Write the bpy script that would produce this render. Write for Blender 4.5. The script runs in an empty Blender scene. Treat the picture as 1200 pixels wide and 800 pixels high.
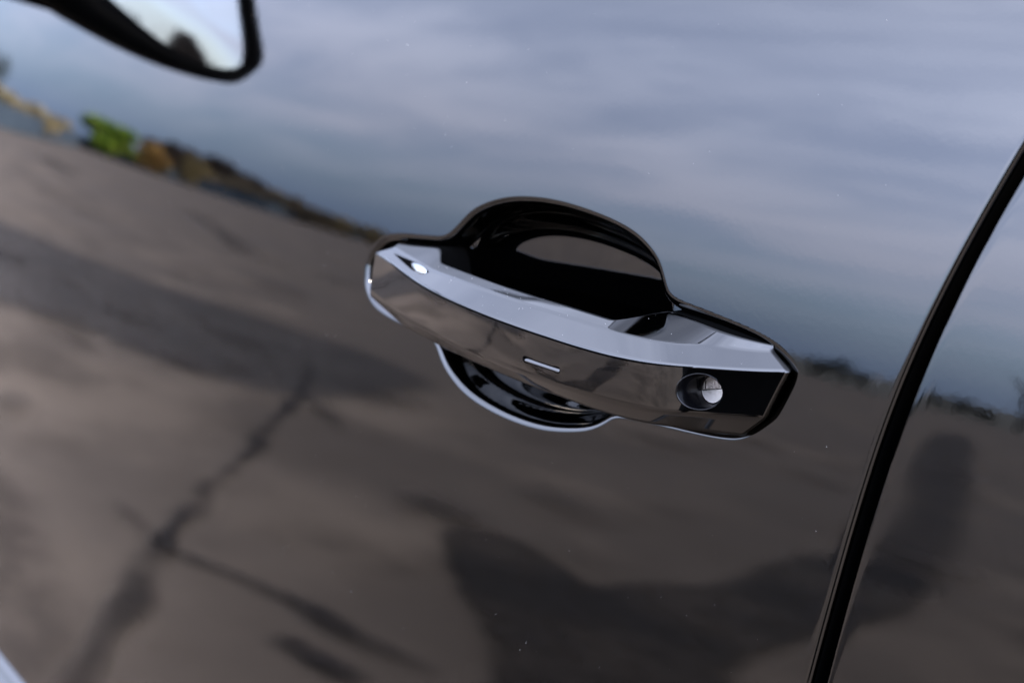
import bpy, bmesh, math, random
import numpy as np
from mathutils import Vector, Matrix
rng = random.Random(7)
nrng = np.random.default_rng(11)
R = math.radians
SC = bpy.context.scene
COL = SC.collection
GZ = -0.90                                   # ground level (the handle is the origin)

# ------------------------------------------------------------------ camera
def look(yaw, pitch, roll):
    y, p, r = R(yaw), R(pitch), R(roll)
    f = Vector((-math.sin(y) * math.cos(p), math.cos(y) * math.cos(p), -math.sin(p)))
    a = Vector((math.cos(y), math.sin(y), 0)); u = a.cross(f)
    r2 = a * math.cos(r) + u * math.sin(r); u2 = -a * math.sin(r) + u * math.cos(r)
    return Matrix((r2, u2, -f)).transposed()
cam = bpy.data.cameras.new('camera')
cam.lens = 50; cam.sensor_width = 36; cam.clip_start = 0.02; cam.clip_end = 6000
cam.dof.use_dof = True; cam.dof.focus_distance = 0.513; cam.dof.aperture_fstop = 8.0; cam.dof.aperture_blades = 9
camo = bpy.data.objects.new('camera', cam); COL.objects.link(camo)
camo.matrix_world = Matrix.Translation((0.37431, -0.39813, 0.12242)) @ look(46, 13.5, 3.6).to_4x4()
SC.camera = camo

# ------------------------------------------------------------------ sky, sun, exposure
SUN_EL, SUN_AZ = 20, 144                     # azimuth from +Y towards +X
world = bpy.data.worlds.new('World'); SC.world = world; world.use_nodes = True
nt = world.node_tree; N = nt.nodes; L = nt.links
bg = N['Background']; bg.inputs[1].default_value = 0.10
def node(tree, typ, **kw):
    n = tree.nodes.new(typ)
    for k, v in kw.items():
        if k.startswith('i_'):
            n.inputs[int(k[2:]) if k[2:].isdigit() else k[2:].replace('_', ' ')].default_value = v
        else:
            setattr(n, k, v)
    return n
sky = node(nt, 'ShaderNodeTexSky', sky_type='NISHITA', sun_disc=False, sun_elevation=R(SUN_EL), sun_rotation=R(SUN_AZ),
           air_density=1.0, dust_density=0.6, ozone_density=2.5)
tint = node(nt, 'ShaderNodeMix', data_type='RGBA', blend_type='MULTIPLY'); tint.inputs[0].default_value = 1
tint.inputs[7].default_value = (0.62, 0.83, 1.25, 1)          # cool white balance of the photograph
L.new(sky.outputs[0], tint.inputs[6])
tc = node(nt, 'ShaderNodeTexCoord'); sep = node(nt, 'ShaderNodeSeparateXYZ'); L.new(tc.outputs['Generated'], sep.inputs[0])
def math_(op, a, b=None, c=None):
    n = node(nt, 'ShaderNodeMath', operation=op)
    for i, v in enumerate((a, b, c)):
        if v is None: continue
        if isinstance(v, (int, float)): n.inputs[i].default_value = v
        else: L.new(v, n.inputs[i])
    return n.outputs[0]
zz = math_('ADD', math_('MAXIMUM', sep.outputs[2], 0.0), 0.10)
cx = math_('DIVIDE', sep.outputs[0], zz); cy = math_('DIVIDE', sep.outputs[1], zz)
comb = node(nt, 'ShaderNodeCombineXYZ'); L.new(cx, comb.inputs[0]); L.new(cy, comb.inputs[1])
mp = node(nt, 'ShaderNodeMapping'); L.new(comb.outputs[0], mp.inputs[0])
mp.inputs['Rotation'].default_value = (0, 0, R(38)); mp.inputs['Scale'].default_value = (0.55, 1.5, 1)
n1 = node(nt, 'ShaderNodeTexNoise', noise_dimensions='3D'); L.new(mp.outputs[0], n1.inputs['Vector'])
n1.inputs['Scale'].default_value = 1.25; n1.inputs['Detail'].default_value = 7; n1.inputs['Roughness'].default_value = 0.58; n1.inputs['Distortion'].default_value = 0.5
ramp = node(nt, 'ShaderNodeMapRange', interpolation_type='SMOOTHSTEP'); L.new(n1.outputs[0], ramp.inputs[0])
ramp.inputs[1].default_value = 0.32; ramp.inputs[2].default_value = 0.68; ramp.inputs[3].default_value = 0.56; ramp.inputs[4].default_value = 0.97
def zramp(a, b, lo, hi):
    n = node(nt, 'ShaderNodeMapRange', interpolation_type='SMOOTHSTEP'); L.new(sep.outputs[2], n.inputs[0])
    for k, v in zip((1, 2, 3, 4), (a, b, lo, hi)): n.inputs[k].default_value = v
    return n.outputs[0]
def cmix_(f, a, b):
    n = node(nt, 'ShaderNodeMix', data_type='RGBA')
    for k, v in ((0, f), (6, a), (7, b)):
        if isinstance(v, (int, float)): n.inputs[k].default_value = v
        elif isinstance(v, tuple): n.inputs[k].default_value = (*v, 1)
        else: L.new(v, n.inputs[k])
    return n.outputs[2]
clear = cmix_(zramp(0.0, 0.09, 0.74, 0.15), tint.outputs[2], (1.25, 1.98, 3.9))     # blue-grey distance under the cloud deck
cloud = cmix_(zramp(0.02, 0.30, 0.0, 1.0), (5.9, 6.15, 7.8), (9.9, 11.0, 14.6))    # the thin deck is brighter overhead
cf = math_('MULTIPLY', ramp.outputs[0], zramp(0.0, 0.12, 0.08, 1.0))
glow = node(nt, 'ShaderNodeVectorMath', operation='DOT_PRODUCT'); L.new(tc.outputs['Generated'], glow.inputs[0])
glow.inputs[1].default_value = (math.sin(R(SUN_AZ)), math.cos(R(SUN_AZ)), 0)
gl_ = node(nt, 'ShaderNodeMapRange'); L.new(glow.outputs[1], gl_.inputs[0])
for k, v in zip((1, 2, 3, 4), (-0.5, 0.75, 0.56, 1.45)): gl_.inputs[k].default_value = v
fin = node(nt, 'ShaderNodeVectorMath', operation='SCALE'); L.new(cmix_(cf, clear, cloud), fin.inputs[0]); L.new(gl_.outputs[0], fin.inputs['Scale'])
L.new(fin.outputs[0], bg.inputs[0])                            # forward scattering: thin cloud is brighter towards the sun

sun = bpy.data.lights.new('sun', 'SUN'); sun.energy = 1.5; sun.angle = R(10); sun.color = (1.0, 0.86, 0.71)
suno = bpy.data.objects.new('sun', sun); COL.objects.link(suno)
sd = Vector((math.sin(R(SUN_AZ)) * math.cos(R(SUN_EL)), math.cos(R(SUN_AZ)) * math.cos(R(SUN_EL)), math.sin(R(SUN_EL))))
suno.rotation_euler = sd.to_track_quat('Z', 'Y').to_euler(); suno.location = (4, -5, 6)

SC.view_settings.view_transform = 'Standard'; SC.view_settings.look = 'None'
SC.view_settings.gamma = 1; SC.view_settings.use_curve_mapping = False
SC.view_settings.exposure = 3.0
try: SC.cycles.max_bounces = 12; SC.cycles.glossy_bounces = 8
except Exception: pass

# ------------------------------------------------------------------ helpers
def tag(o, label=None, cat=None, group=None, kind=None):
    for k, v in (('label', label), ('category', cat), ('group', group), ('kind', kind)):
        if v: o[k] = v
    return o
def link(name, me, mat=None, parent=None):
    o = bpy.data.objects.new(name, me); COL.objects.link(o)
    if mat is not None and not me.materials: me.materials.append(mat)
    if parent is not None: o.parent = parent
    return o
def empty(name, loc=(0, 0, 0)):
    o = bpy.data.objects.new(name, None); COL.objects.link(o); o.location = loc; o.empty_display_size = 0.1; return o
def pymesh(name, v, f, smooth=True):
    me = bpy.data.meshes.new(name); me.from_pydata([tuple(map(float, p)) for p in v], [], f); me.update()
    if smooth: me.polygons.foreach_set('use_smooth', [True] * len(me.polygons))
    return me
def material(name, base, rough=0.5, metal=0.0, ior=1.5, bump=None, coat=0.0):
    m = bpy.data.materials.new(name); m.use_nodes = True
    b = m.node_tree.nodes['Principled BSDF']
    b.inputs['Base Color'].default_value = (*base, 1); b.inputs['Roughness'].default_value = rough
    b.inputs['Metallic'].default_value = metal; b.inputs['IOR'].default_value = ior; b.inputs['Coat Weight'].default_value = coat
    if bump:
        t = m.node_tree; tcn = t.nodes.new('ShaderNodeTexCoord'); nz = t.nodes.new('ShaderNodeTexNoise'); bp = t.nodes.new('ShaderNodeBump')
        nz.inputs['Scale'].default_value = bump[0]; nz.inputs['Detail'].default_value = 2
        bp.inputs['Strength'].default_value = bump[1]; bp.inputs['Distance'].default_value = bump[2]
        t.links.new(tcn.outputs['Object'], nz.inputs['Vector']); t.links.new(nz.outputs[0], bp.inputs['Height']); t.links.new(bp.outputs[0], b.inputs['Normal'])
    return m
def noise_material(name, c0, c1, scale, rough=0.9, detail=8, c2=None, scale2=0.4, lo=0.35, hi=0.65, bump=0.0, soft=None, spec=0.5):
    """two-tone mottled colour (plus a slow second drift towards c2); soft = opacity of a stain that fades by its 'fade' attribute"""
    m = bpy.data.materials.new(name); m.use_nodes = True; t = m.node_tree
    b = t.nodes['Principled BSDF']; b.inputs['Roughness'].default_value = rough; b.inputs['Specular IOR Level'].default_value = spec
    tcn = t.nodes.new('ShaderNodeTexCoord')
    def nz(s, d):
        n = t.nodes.new('ShaderNodeTexNoise'); n.inputs['Scale'].default_value = s; n.inputs['Detail'].default_value = d
        n.inputs['Roughness'].default_value = 0.62; t.links.new(tcn.outputs['Object'], n.inputs['Vector'])
        r = t.nodes.new('ShaderNodeMapRange'); r.interpolation_type = 'SMOOTHSTEP'; r.inputs[1].default_value = lo; r.inputs[2].default_value = hi
        t.links.new(n.outputs[0], r.inputs[0]); return r.outputs[0], n.outputs[0]
    f, raw = nz(scale, detail)
    mx = t.nodes.new('ShaderNodeMix'); mx.data_type = 'RGBA'; mx.inputs[6].default_value = (*c0, 1); mx.inputs[7].default_value = (*c1, 1)
    t.links.new(f, mx.inputs[0]); out = mx.outputs[2]
    if c2:
        g, _ = nz(scale2, 4)
        m2 = t.nodes.new('ShaderNodeMix'); m2.data_type = 'RGBA'; m2.inputs[7].default_value = (*c2, 1)
        t.links.new(g, m2.inputs[0]); t.links.new(out, m2.inputs[6]); out = m2.outputs[2]
    t.links.new(out, b.inputs['Base Color'])
    if bump:
        bp = t.nodes.new('ShaderNodeBump'); bp.inputs['Strength'].default_value = 0.6; bp.inputs['Distance'].default_value = bump
        t.links.new(raw, bp.inputs['Height']); t.links.new(bp.outputs[0], b.inputs['Normal'])
    if soft:
        at = t.nodes.new('ShaderNodeAttribute'); at.attribute_name = 'fade'
        g, _ = nz(9.0, 5); ma = t.nodes.new('ShaderNodeMath'); ma.operation = 'MULTIPLY_ADD'; t.links.new(g, ma.inputs[0]); ma.inputs[1].default_value = 0.45; ma.inputs[2].default_value = 0.55
        mu = t.nodes.new('ShaderNodeMath'); mu.operation = 'MULTIPLY'; t.links.new(at.outputs['Fac'], mu.inputs[0]); t.links.new(ma.outputs[0], mu.inputs[1])
        ms = t.nodes.new('ShaderNodeMath'); ms.operation = 'MULTIPLY'; t.links.new(mu.outputs[0], ms.inputs[0]); ms.inputs[1].default_value = soft; ms.use_clamp = True
        t.links.new(ms.outputs[0], b.inputs['Alpha'])
    return m
def pchip(xs, ys):
    xs, ys = np.asarray(xs, float), np.asarray(ys, float); o = np.argsort(xs); xs, ys = xs[o], ys[o]
    h = np.diff(xs); d = np.diff(ys) / h; m = np.zeros(len(xs)); m[0], m[-1] = d[0], d[-1]
    for i in range(1, len(xs) - 1):
        if d[i - 1] * d[i] > 0:
            w1, w2 = 2 * h[i] + h[i - 1], h[i] + 2 * h[i - 1]; m[i] = (w1 + w2) / (w1 / d[i - 1] + w2 / d[i])
    def f(x):
        x = np.asarray(x, float); k = np.clip(np.searchsorted(xs, x) - 1, 0, len(h) - 1); t = (x - xs[k]) / h[k]
        xc = np.clip(t, 0, 1)
        y = (ys[k] * (1 + 2 * xc) * (1 - xc) ** 2 + m[k] * h[k] * xc * (1 - xc) ** 2 + ys[k + 1] * xc ** 2 * (3 - 2 * xc) + m[k + 1] * h[k] * xc ** 2 * (xc - 1))
        return y + np.where(t < 0, m[0] * t * h[0], 0) + np.where(t > 1, m[-1] * (t - 1) * h[-1], 0)
    return f
def smooth_closed(pts, n):
    """dense closed curve through pts (Catmull-Rom), n samples per span"""
    p = np.asarray(pts, float); out = []
    for i in range(len(p)):
        a, b, c, d = p[i - 1], p[i], p[(i + 1) % len(p)], p[(i + 2) % len(p)]
        for t in np.arange(n) / n:
            out.append(0.5 * (2 * b + (c - a) * t + (2 * a - 5 * b + 4 * c - d) * t ** 2 + (3 * b - a - 3 * c + d) * t ** 3))
    q = np.array(out)
    for _ in range(3): q = (np.roll(q, 1, 0) + 2 * q + np.roll(q, -1, 0)) / 4
    return q
def inside_distance(S, T, poly):
    """signed distance to a closed polygon, positive inside"""
    shp = S.shape; P = np.stack([S.ravel(), T.ravel()], 1); best = np.full(len(P), 1e9); ins = np.zeros(len(P), bool)
    for a, b in zip(poly, np.roll(poly, -1, 0)):
        e = b - a; w = P - a; t = np.clip((w @ e) / (e @ e + 1e-12), 0, 1)
        best = np.minimum(best, ((w - t[:, None] * e) ** 2).sum(1))
        c = ((a[1] <= P[:, 1]) & (b[1] > P[:, 1])) | ((b[1] <= P[:, 1]) & (a[1] > P[:, 1]))
        if c.any(): ins ^= c & (P[:, 0] < a[0] + (P[:, 1] - a[1]) * e[0] / (e[1] if e[1] else 1e-12))
    d = np.sqrt(best); return np.where(ins, d, -d).reshape(shp)

# the car's flank: y of the outer skin (y grows into the car)
A0, RZ, RX, TAU = R(7.5), 2.0, 5.0, R(2.4)
def flank(x, z): return np.tan(A0) * z + z * z / (2 * RZ) + x * x / (2 * RX)
def W(s, t, p):
    """handle coordinates in mm (along, up, outwards) -> world"""
    s, t, p = np.asarray(s) / 1000., np.asarray(t) / 1000., np.asarray(p) / 1000.
    x = s * math.cos(TAU) - t * math.sin(TAU); z = s * math.sin(TAU) + t * math.cos(TAU)
    return np.stack([x, flank(x, z) - p, z], -1)

# ------------------------------------------------------------------ materials
PAINT = material('black_paint', (0.0001, 0.0001, 0.0001), 0.025, ior=1.52, bump=(420, 0.03, 0.00015))
GLOSS = material('gloss_black_plastic', (0.0001, 0.0001, 0.0001), 0.03, ior=1.55)
PIANO = material('satin_black_plastic', (0.0012, 0.0012, 0.0014), 0.22)
HOUSING = material('grained_black_plastic', (0.0005, 0.0007, 0.0009), 0.5, ior=1.3)
HOUSING.node_tree.nodes['Principled BSDF'].inputs['Specular IOR Level'].default_value = 0.03
SOCKET = material('socket_black_plastic', (0.0008, 0.0008, 0.001), 0.16, ior=1.28)
RUBBER_SHADE = material('rubber_shade_black', (0.0012, 0.0012, 0.0012), 0.9, ior=1.3)  # real rubber, and flat black standing in for shade in gaps and creases
RUBBER_SHADE.node_tree.nodes['Principled BSDF'].inputs['Specular IOR Level'].default_value = 0.0
FLAP = material('dull_key_flap', (0.22, 0.19, 0.165), 0.42, metal=1.0, bump=(1500, 0.6, 0.0004))
SILVER = material('brushed_metal', (0.30, 0.275, 0.25), 0.34, metal=1.0, bump=(900, 0.25, 0.0002))
CHROME = material('polished_grey_metal', (0.09, 0.092, 0.095), 0.10, metal=1.0)
GLINT = material('glint_metal', (0.30, 0.31, 0.31), 0.18, metal=1.0)
MIRROR = material('mirror_glass', (0.62, 0.63, 0.63), 0.01, metal=1.0)
GLASS = material('tinted_window_glass', (0.01, 0.012, 0.012), 0.01)
DUST = material('dust', (0.45, 0.43, 0.40), 0.9)
ASPHALT = noise_material('asphalt', (0.084, 0.062, 0.042), (0.188, 0.141, 0.098), 1.1, 0.9, 10, c2=(0.116, 0.089, 0.065), bump=0.004, spec=0.12)
BAND = noise_material('dark_asphalt', (0.056, 0.047, 0.039), (0.086, 0.071, 0.058), 1.4, 0.9, 8, spec=0.12, soft=1.0)
PATCH = noise_material('dark_patch', (0.019, 0.0135, 0.0088), (0.050, 0.0360, 0.0235), 1.8, 0.8, 8, spec=0.12, soft=1.2)
FAINT_PATCH = noise_material('thin_dark_patch', (0.019, 0.0140, 0.0105), (0.048, 0.0355, 0.0265), 1.8, 0.8, 8, spec=0.12, soft=0.8)
SEAL = noise_material('crack_sealer', (0.012, 0.009, 0.007), (0.030, 0.023, 0.018), 6.0, 0.8, 6, spec=0.12, soft=1.1)
STAIN_SHADE = noise_material('faint_stain_shade', (0.046, 0.035, 0.026), (0.075, 0.057, 0.043), 1.5, 0.9, 8, spec=0.12, soft=0.5)
FIELD = noise_material('dry_grass_field', (0.075, 0.062, 0.032), (0.045, 0.042, 0.024), 0.3, 1.0, 6)
CONCRETE = noise_material('blue_grey_concrete', (0.020, 0.037, 0.050), (0.040, 0.060, 0.075), 0.7, 0.8, 6)
BARK = noise_material('bark', (0.05, 0.038, 0.03), (0.09, 0.07, 0.055), 5, 0.95, 6)
POLE = material('galvanised_metal', (0.6, 0.6, 0.6), 0.4, metal=0.3)

# ------------------------------------------------------------------ the setting
def fade_attr(me, vals):
    a = me.attributes.new('fade', 'FLOAT', 'POINT'); a.data.foreach_set('value', np.asarray(vals, np.float32))
def sheet(name, pts, z, mat, kind='structure', wob=0.0, nsub=1, soft=0.0):
    p = np.asarray(pts, float)
    if nsub > 1: p = smooth_closed(p, nsub)
    if wob: p = p + nrng.normal(0, wob, p.shape)
    if soft:                                  # dense sheet whose opacity fades across the outline
        lo, hi = p.min(0) - soft, p.max(0) + soft; n = np.clip(((hi - lo) / (soft * 0.7)).astype(int), 8, 110)
        gx, gy = np.meshgrid(np.linspace(lo[0], hi[0], n[0]), np.linspace(lo[1], hi[1], n[1])); d = inside_distance(gx, gy, p)
        t = np.clip((d + soft) / (2 * soft), 0, 1); fv = t * t * (3 - 2 * t); ix = np.arange(gx.size).reshape(gx.shape)
        q = np.stack([ix[:-1, :-1], ix[:-1, 1:], ix[1:, 1:], ix[1:, :-1]], -1).reshape(-1, 4); q = q[fv.ravel()[q].max(1) > 0]
        used, inv = np.unique(q, return_inverse=True)
        me = pymesh(name, np.stack([gx.ravel()[used], gy.ravel()[used], np.full(len(used), z)], 1), inv.reshape(-1, 4).tolist(), False); fade_attr(me, fv.ravel()[used])
    else:
        bm = bmesh.new(); bm.faces.new([bm.verts.new((a, b, z)) for a, b in p]); bmesh.ops.triangulate(bm, faces=bm.faces[:])
        me = bpy.data.meshes.new(name); bm.to_mesh(me); bm.free()
    if me.polygons[0].normal.z < 0: me.flip_normals()
    return tag(link(name, me, mat), kind=kind)
def ribbon(name, pts, width, z, mat, kind='structure', wob=0.3):
    p = np.asarray(pts, float); f = []; v = []; fa = []
    d = np.r_[0, np.cumsum(np.linalg.norm(np.diff(p, axis=0), axis=1))]; n = max(6, int(d[-1] / 0.04))
    u = np.linspace(0, d[-1], n); q = np.stack([np.interp(u, d, p[:, 0]), np.interp(u, d, p[:, 1])], 1)
    for _ in range(4): q[1:-1] = (q[:-2] + 2 * q[1:-1] + q[2:]) / 4
    j = nrng.normal(size=q.shape)
    for _ in range(5): j = (np.roll(j, 1, 0) + j + np.roll(j, -1, 0)) / 3
    q += j * width * 0.55
    t = np.gradient(q, axis=0); t /= np.linalg.norm(t, axis=1)[:, None]; nn = np.stack([-t[:, 1], t[:, 0]], 1)
    wn_ = nrng.normal(size=n)
    for _ in range(4): wn_ = (np.roll(wn_, 1) + wn_ + np.roll(wn_, -1)) / 3
    wn_ /= wn_.std() + 1e-9; pr = (-1, -0.45, 0, 0.45, 1)
    for i in range(n):
        w = width * 0.72 * max(0.3, 1 + wob * wn_[i]); e = min(1, 0.15 + 5 * min(i, n - 1 - i) / n) * min(1, max(0.35, 0.8 + 0.3 * wn_[(i + 7) % n]))
        for k, c in enumerate(pr): v.append((*(q[i] + nn[i] * w * c), z)); fa.append((0, .75, 1, .75, 0)[k] * e)
        if i:
            for k in range(4): a = (i - 1) * 5 + k; f.append((a + 1, a, a + 5, a + 6))
    me = pymesh(name, v, f, False); fade_attr(me, fa)
    if me.polygons[0].normal.z < 0: me.flip_normals()
    return tag(link(name, me, mat), kind=kind)

sheet('ground', [(-3000, -3000), (3000, -3000), (3000, 3000), (-3000, 3000)], GZ - 0.02, FIELD)
LOT = [(60, 30), (-39, 30), (-40, -7.5), (-55, -14), (-84, -26), (-86, -38), (-81, -46), (-88, -64), (-60, -66), (-28, -48), (-18, -52), (0, -56), (60, -56)]
sheet('asphalt_lot', LOT, GZ, ASPHALT)
band = [(-9.5, -0.6), (-8.6, -1.9), (-7.77, -2.91), (-6.87, -3.85), (-6.3, -4.5), (-5.43, -4.5), (-4.9, -4.0), (-4.11, -2.58), (-4.43, -1.92), (-4.9, -1.52), (-5.15, -0.9), (-5.5, 0.2), (-7.5, 0.6)]
sheet('worn_or_shaded_strip', band, GZ + 0.004, BAND, nsub=8, wob=0.012, soft=0.16)
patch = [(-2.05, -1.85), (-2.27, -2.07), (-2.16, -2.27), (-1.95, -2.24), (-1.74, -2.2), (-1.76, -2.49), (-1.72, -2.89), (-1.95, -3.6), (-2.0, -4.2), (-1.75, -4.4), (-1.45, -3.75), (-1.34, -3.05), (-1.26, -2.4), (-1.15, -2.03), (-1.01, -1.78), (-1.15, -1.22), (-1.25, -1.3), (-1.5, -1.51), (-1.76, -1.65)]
sheet('dark_patch', patch, GZ + 0.008, PATCH, nsub=8, wob=0.006, soft=0.05)  # irregular soft-edged patch, darker than the asphalt around it
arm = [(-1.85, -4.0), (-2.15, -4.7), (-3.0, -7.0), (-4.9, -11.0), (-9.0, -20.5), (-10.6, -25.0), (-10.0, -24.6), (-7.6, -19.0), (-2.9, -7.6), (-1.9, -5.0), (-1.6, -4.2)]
sheet('dark_patch', arm, GZ + 0.0085, FAINT_PATCH, nsub=8, wob=0.006, soft=0.12)  # fainter dark arm running away from the patch
ribbon('crack_seal', [(-1.30, -0.17), (-1.45, -0.28), (-1.7, -0.5), (-2.04, -0.78), (-2.47, -1.15), (-3.12, -1.73), (-4.12, -2.61), (-5.2, -3.35)], 0.068, GZ + 0.012, SEAL)
sheet('worn_or_shaded_strip', [(-2.6, -0.34), (-2.0, -0.36), (-1.55, -0.3), (-1.3, -0.05), (-1.35, 0.4), (-2.7, 0.5)], GZ + 0.004, STAIN_SHADE, nsub=8, wob=0.01, soft=0.12)  # soft dark sheet painting the car's shade on the ground beside it
ribbon('crack_seal', [(-2.35, -0.73), (-2.07, -0.81), (-1.9, -0.91), (-1.67, -1.01), (-1.46, -1.07), (-1.29, -1.12)], 0.055, GZ + 0.016, SEAL)
ribbon('crack_seal', [(-1.55, -0.86), (-1.42, -0.90), (-1.30, -0.93)], 0.018, GZ + 0.012, SEAL)
ribbon('crack_seal', [(-4.05, -2.6), (-3.75, -2.5), (-3.5, -2.39)], 0.10, GZ + 0.016, SEAL)
ribbon('crack_seal', [(-25.5, -11.5), (-20.8, -10.3), (-17, -8.9), (-14.0, -7.6)], 0.55, GZ + 0.012, STAIN_SHADE)
ribbon('crack_seal', [(-28.9, -7.4), (-24.4, -6.9)], 0.9, GZ + 0.012, STAIN_SHADE)
for i in range(44):                           # small stains and dropped bits of tar
    a = R(rng.uniform(-82, -20)); d = rng.uniform(2.9, 18); r = rng.uniform(0.03, 0.13) * (1 + d * 0.12)
    c = np.array((math.sin(a) * d, -math.cos(a) * d)); k = 9
    sheet('asphalt_stain', [c + r * rng.uniform(0.55, 1.2) * np.array((math.cos(2 * math.pi * j / k) * 1.5, math.sin(2 * math.pi * j / k))) for j in range(k)], GZ + 0.020 + 0.0005 * i, STAIN_SHADE, nsub=4, soft=r * 0.55)

# low wall along the far edge of the lot
def wall_run(pts, h, th):
    bm = bmesh.new()
    n = len(pts); P = [Vector((a, b, 0)) for a, b in pts]; rows = []
    for i in range(n):
        d = (P[min(i + 1, n - 1)] - P[max(i - 1, 0)]).normalized(); nn = Vector((-d.y, d.x, 0)) * th / 2
        rows.append([bm.verts.new(P[i] + nn + Vector((0, 0, GZ))), bm.verts.new(P[i] + nn + Vector((0, 0, GZ + h))), bm.verts.new(P[i] - nn + Vector((0, 0, GZ + h))), bm.verts.new(P[i] - nn + Vector((0, 0, GZ)))])
    for a, b in zip(rows, rows[1:]):
        for j in range(3): bm.faces.new((a[j], a[j + 1], b[j + 1], b[j]))
    bm.faces.new(rows[0]); bm.faces.new(rows[-1][::-1]); bmesh.ops.recalc_face_normals(bm, faces=bm.faces[:])
    me = bpy.data.meshes.new('low_wall'); bm.to_mesh(me); bm.free(); return me
lw = link('low_wall', wall_run([(-40, -6.5), (-55, -13.6), (-84.5, -25.6), (-86.6, -38), (-81.7, -46.4), (-88.4, -64)], 0.95, 0.3), CONCRETE)
tag(lw, 'low blue grey wall mirrored along the far edge of the asphalt', 'wall')

def leaf_material(name, a, b):
    m = noise_material(name, a, b, 0.9, 0.7, 4); m.node_tree.nodes['Principled BSDF'].inputs['Specular IOR Level'].default_value = 0.2; return m
LEAF = dict(green=leaf_material('bright_green_leaves', (0.11, 0.23, 0.02), (0.32, 0.38, 0.04)), orange=leaf_material('orange_leaves', (0.32, 0.18, 0.05), (0.50, 0.33, 0.10)),
            yellow=leaf_material('straw_leaves', (0.25, 0.20, 0.09), (0.40, 0.31, 0.15)), dark=leaf_material('dark_green_leaves', (0.018, 0.03, 0.014), (0.04, 0.05, 0.022)),
            brown=leaf_material('brown_twigs', (0.055, 0.040, 0.032), (0.125, 0.092, 0.068)), dull=leaf_material('dull_leaves', (0.20, 0.165, 0.105), (0.34, 0.265, 0.17)))
def tube(bm, pts, radii, n=7):
    rings = []
    for i, p in enumerate(pts):
        d = (Vector(pts[min(i + 1, len(pts) - 1)]) - Vector(pts[max(i - 1, 0)])).normalized(); a = d.orthogonal().normalized(); b = d.cross(a)
        rings.append([bm.verts.new(Vector(p) + radii[i] * (a * math.cos(2 * math.pi * k / n) + b * math.sin(2 * math.pi * k / n))) for k in range(n)])
    for a, b in zip(rings, rings[1:]):
        for k in range(n): bm.faces.new((a[k], a[(k + 1) % n], b[(k + 1) % n], b[k]))
    bm.faces.new(rings[-1]); bm.faces.new(rings[0][::-1])
def bm_mesh(name, bm, smooth=True):
    bmesh.ops.recalc_face_normals(bm, faces=bm.faces[:]); me = bpy.data.meshes.new(name); bm.to_mesh(me); bm.free()
    if smooth: me.polygons.foreach_set('use_smooth', [True] * len(me.polygons))
    return me
def plant(name, label, cat, az, dist, height, width, leaf, group=None, n=1300, bare=False):
    root = empty(name, (math.sin(R(az)) * dist, -math.cos(R(az)) * dist, GZ)); tag(root, label, cat, group)
    bm = bmesh.new(); H = height; limbs = []
    tube(bm, [(0, 0, -0.1), (0.02 * H, 0, 0.35 * H), (0, 0.02 * H, 0.8 * H)], [0.05 * H, 0.035 * H, 0.01 * H])
    for k in range(9 if bare else 5):
        a = rng.uniform(0, 6.28); z0 = rng.uniform(0.2, 0.6) * H; r = width * rng.uniform(0.3, 0.5); z1 = z0 + rng.uniform(0.2, 0.4) * H
        tip = (r * math.cos(a), r * math.sin(a), min(z1, H)); limbs.append(tip)
        tube(bm, [(0, 0, z0), (tip[0] * .5, tip[1] * .5, (z0 + z1) / 2 + 0.04 * H), tip], [0.02 * H, 0.013 * H, 0.004 * H], 5)
    link('trunk', bm_mesh('trunk', bm), BARK, root)
    v, f = [], []; cl = []
    for k in range(16):
        a = rng.uniform(0, 6.28); rr = math.sqrt(rng.random()) * 0.36; cl.append((rr * math.cos(a) * width, rr * math.sin(a) * width, rng.uniform(0.18, 0.86) * H, rng.uniform(0.12, 0.24)))
    sz = (0.03 if not bare else 0.012) * max(H, width)
    for k in range(n):
        c = rng.choice(cl); d = Vector((rng.gauss(0, 1), rng.gauss(0, 1), rng.gauss(0, 1))).normalized() * rng.random() ** 0.4
        p = Vector((c[0] + d.x * c[3] * width, c[1] + d.y * c[3] * width, max(0.05, c[2] + d.z * c[3] * H)))
        p.z = min(p.z, H * rng.uniform(0.93, 1.05))
        a = Vector((rng.gauss(0, 1), rng.gauss(0, 1), rng.gauss(0, 1))).normalized(); b = a.orthogonal().normalized(); s = sz * rng.uniform(0.6, 1.5)
        i = len(v); v += [p + a * s, p + b * s * (0.25 if bare else 0.6), p - a * s, p - b * s * (0.25 if bare else 0.6)]; f.append((i, i + 1, i + 2, i + 3))
    link('crown', pymesh('crown', v, f, False), LEAF[leaf], root); return root
plant('green_bush', 'bright green bush mirrored at the far edge of the asphalt', 'bush', -71.0, 88, 2.8, 7.2, 'green', n=6500)
plant('orange_bush', 'orange brown bush mirrored just right of the green bush', 'bush', -67.9, 90, 2.6, 4.2, 'orange', 'autumn bushes', n=3200)
plant('orange_bush', 'golden bush mirrored farther right of the green bush', 'bush', -65.2, 90, 2.7, 4.0, 'yellow', 'autumn bushes', n=3200)
for az, d, h, w, lb in ((-78.6, 56, 1.62, 7.5, 'straw yellow shrub at the left end of the mirrored wall'), (-75.6, 80, 1.6, 7.0, 'straw yellow shrub nearest the green bush')):
    plant('straw_shrub', lb, 'shrub', az, d, h, w, 'yellow', 'straw shrubs', n=2600)
plant('dark_tree', 'dark green tree at the far left of the mirrored skyline', 'tree', -80.6, 60, 3.2, 2.6, 'dark')
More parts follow.
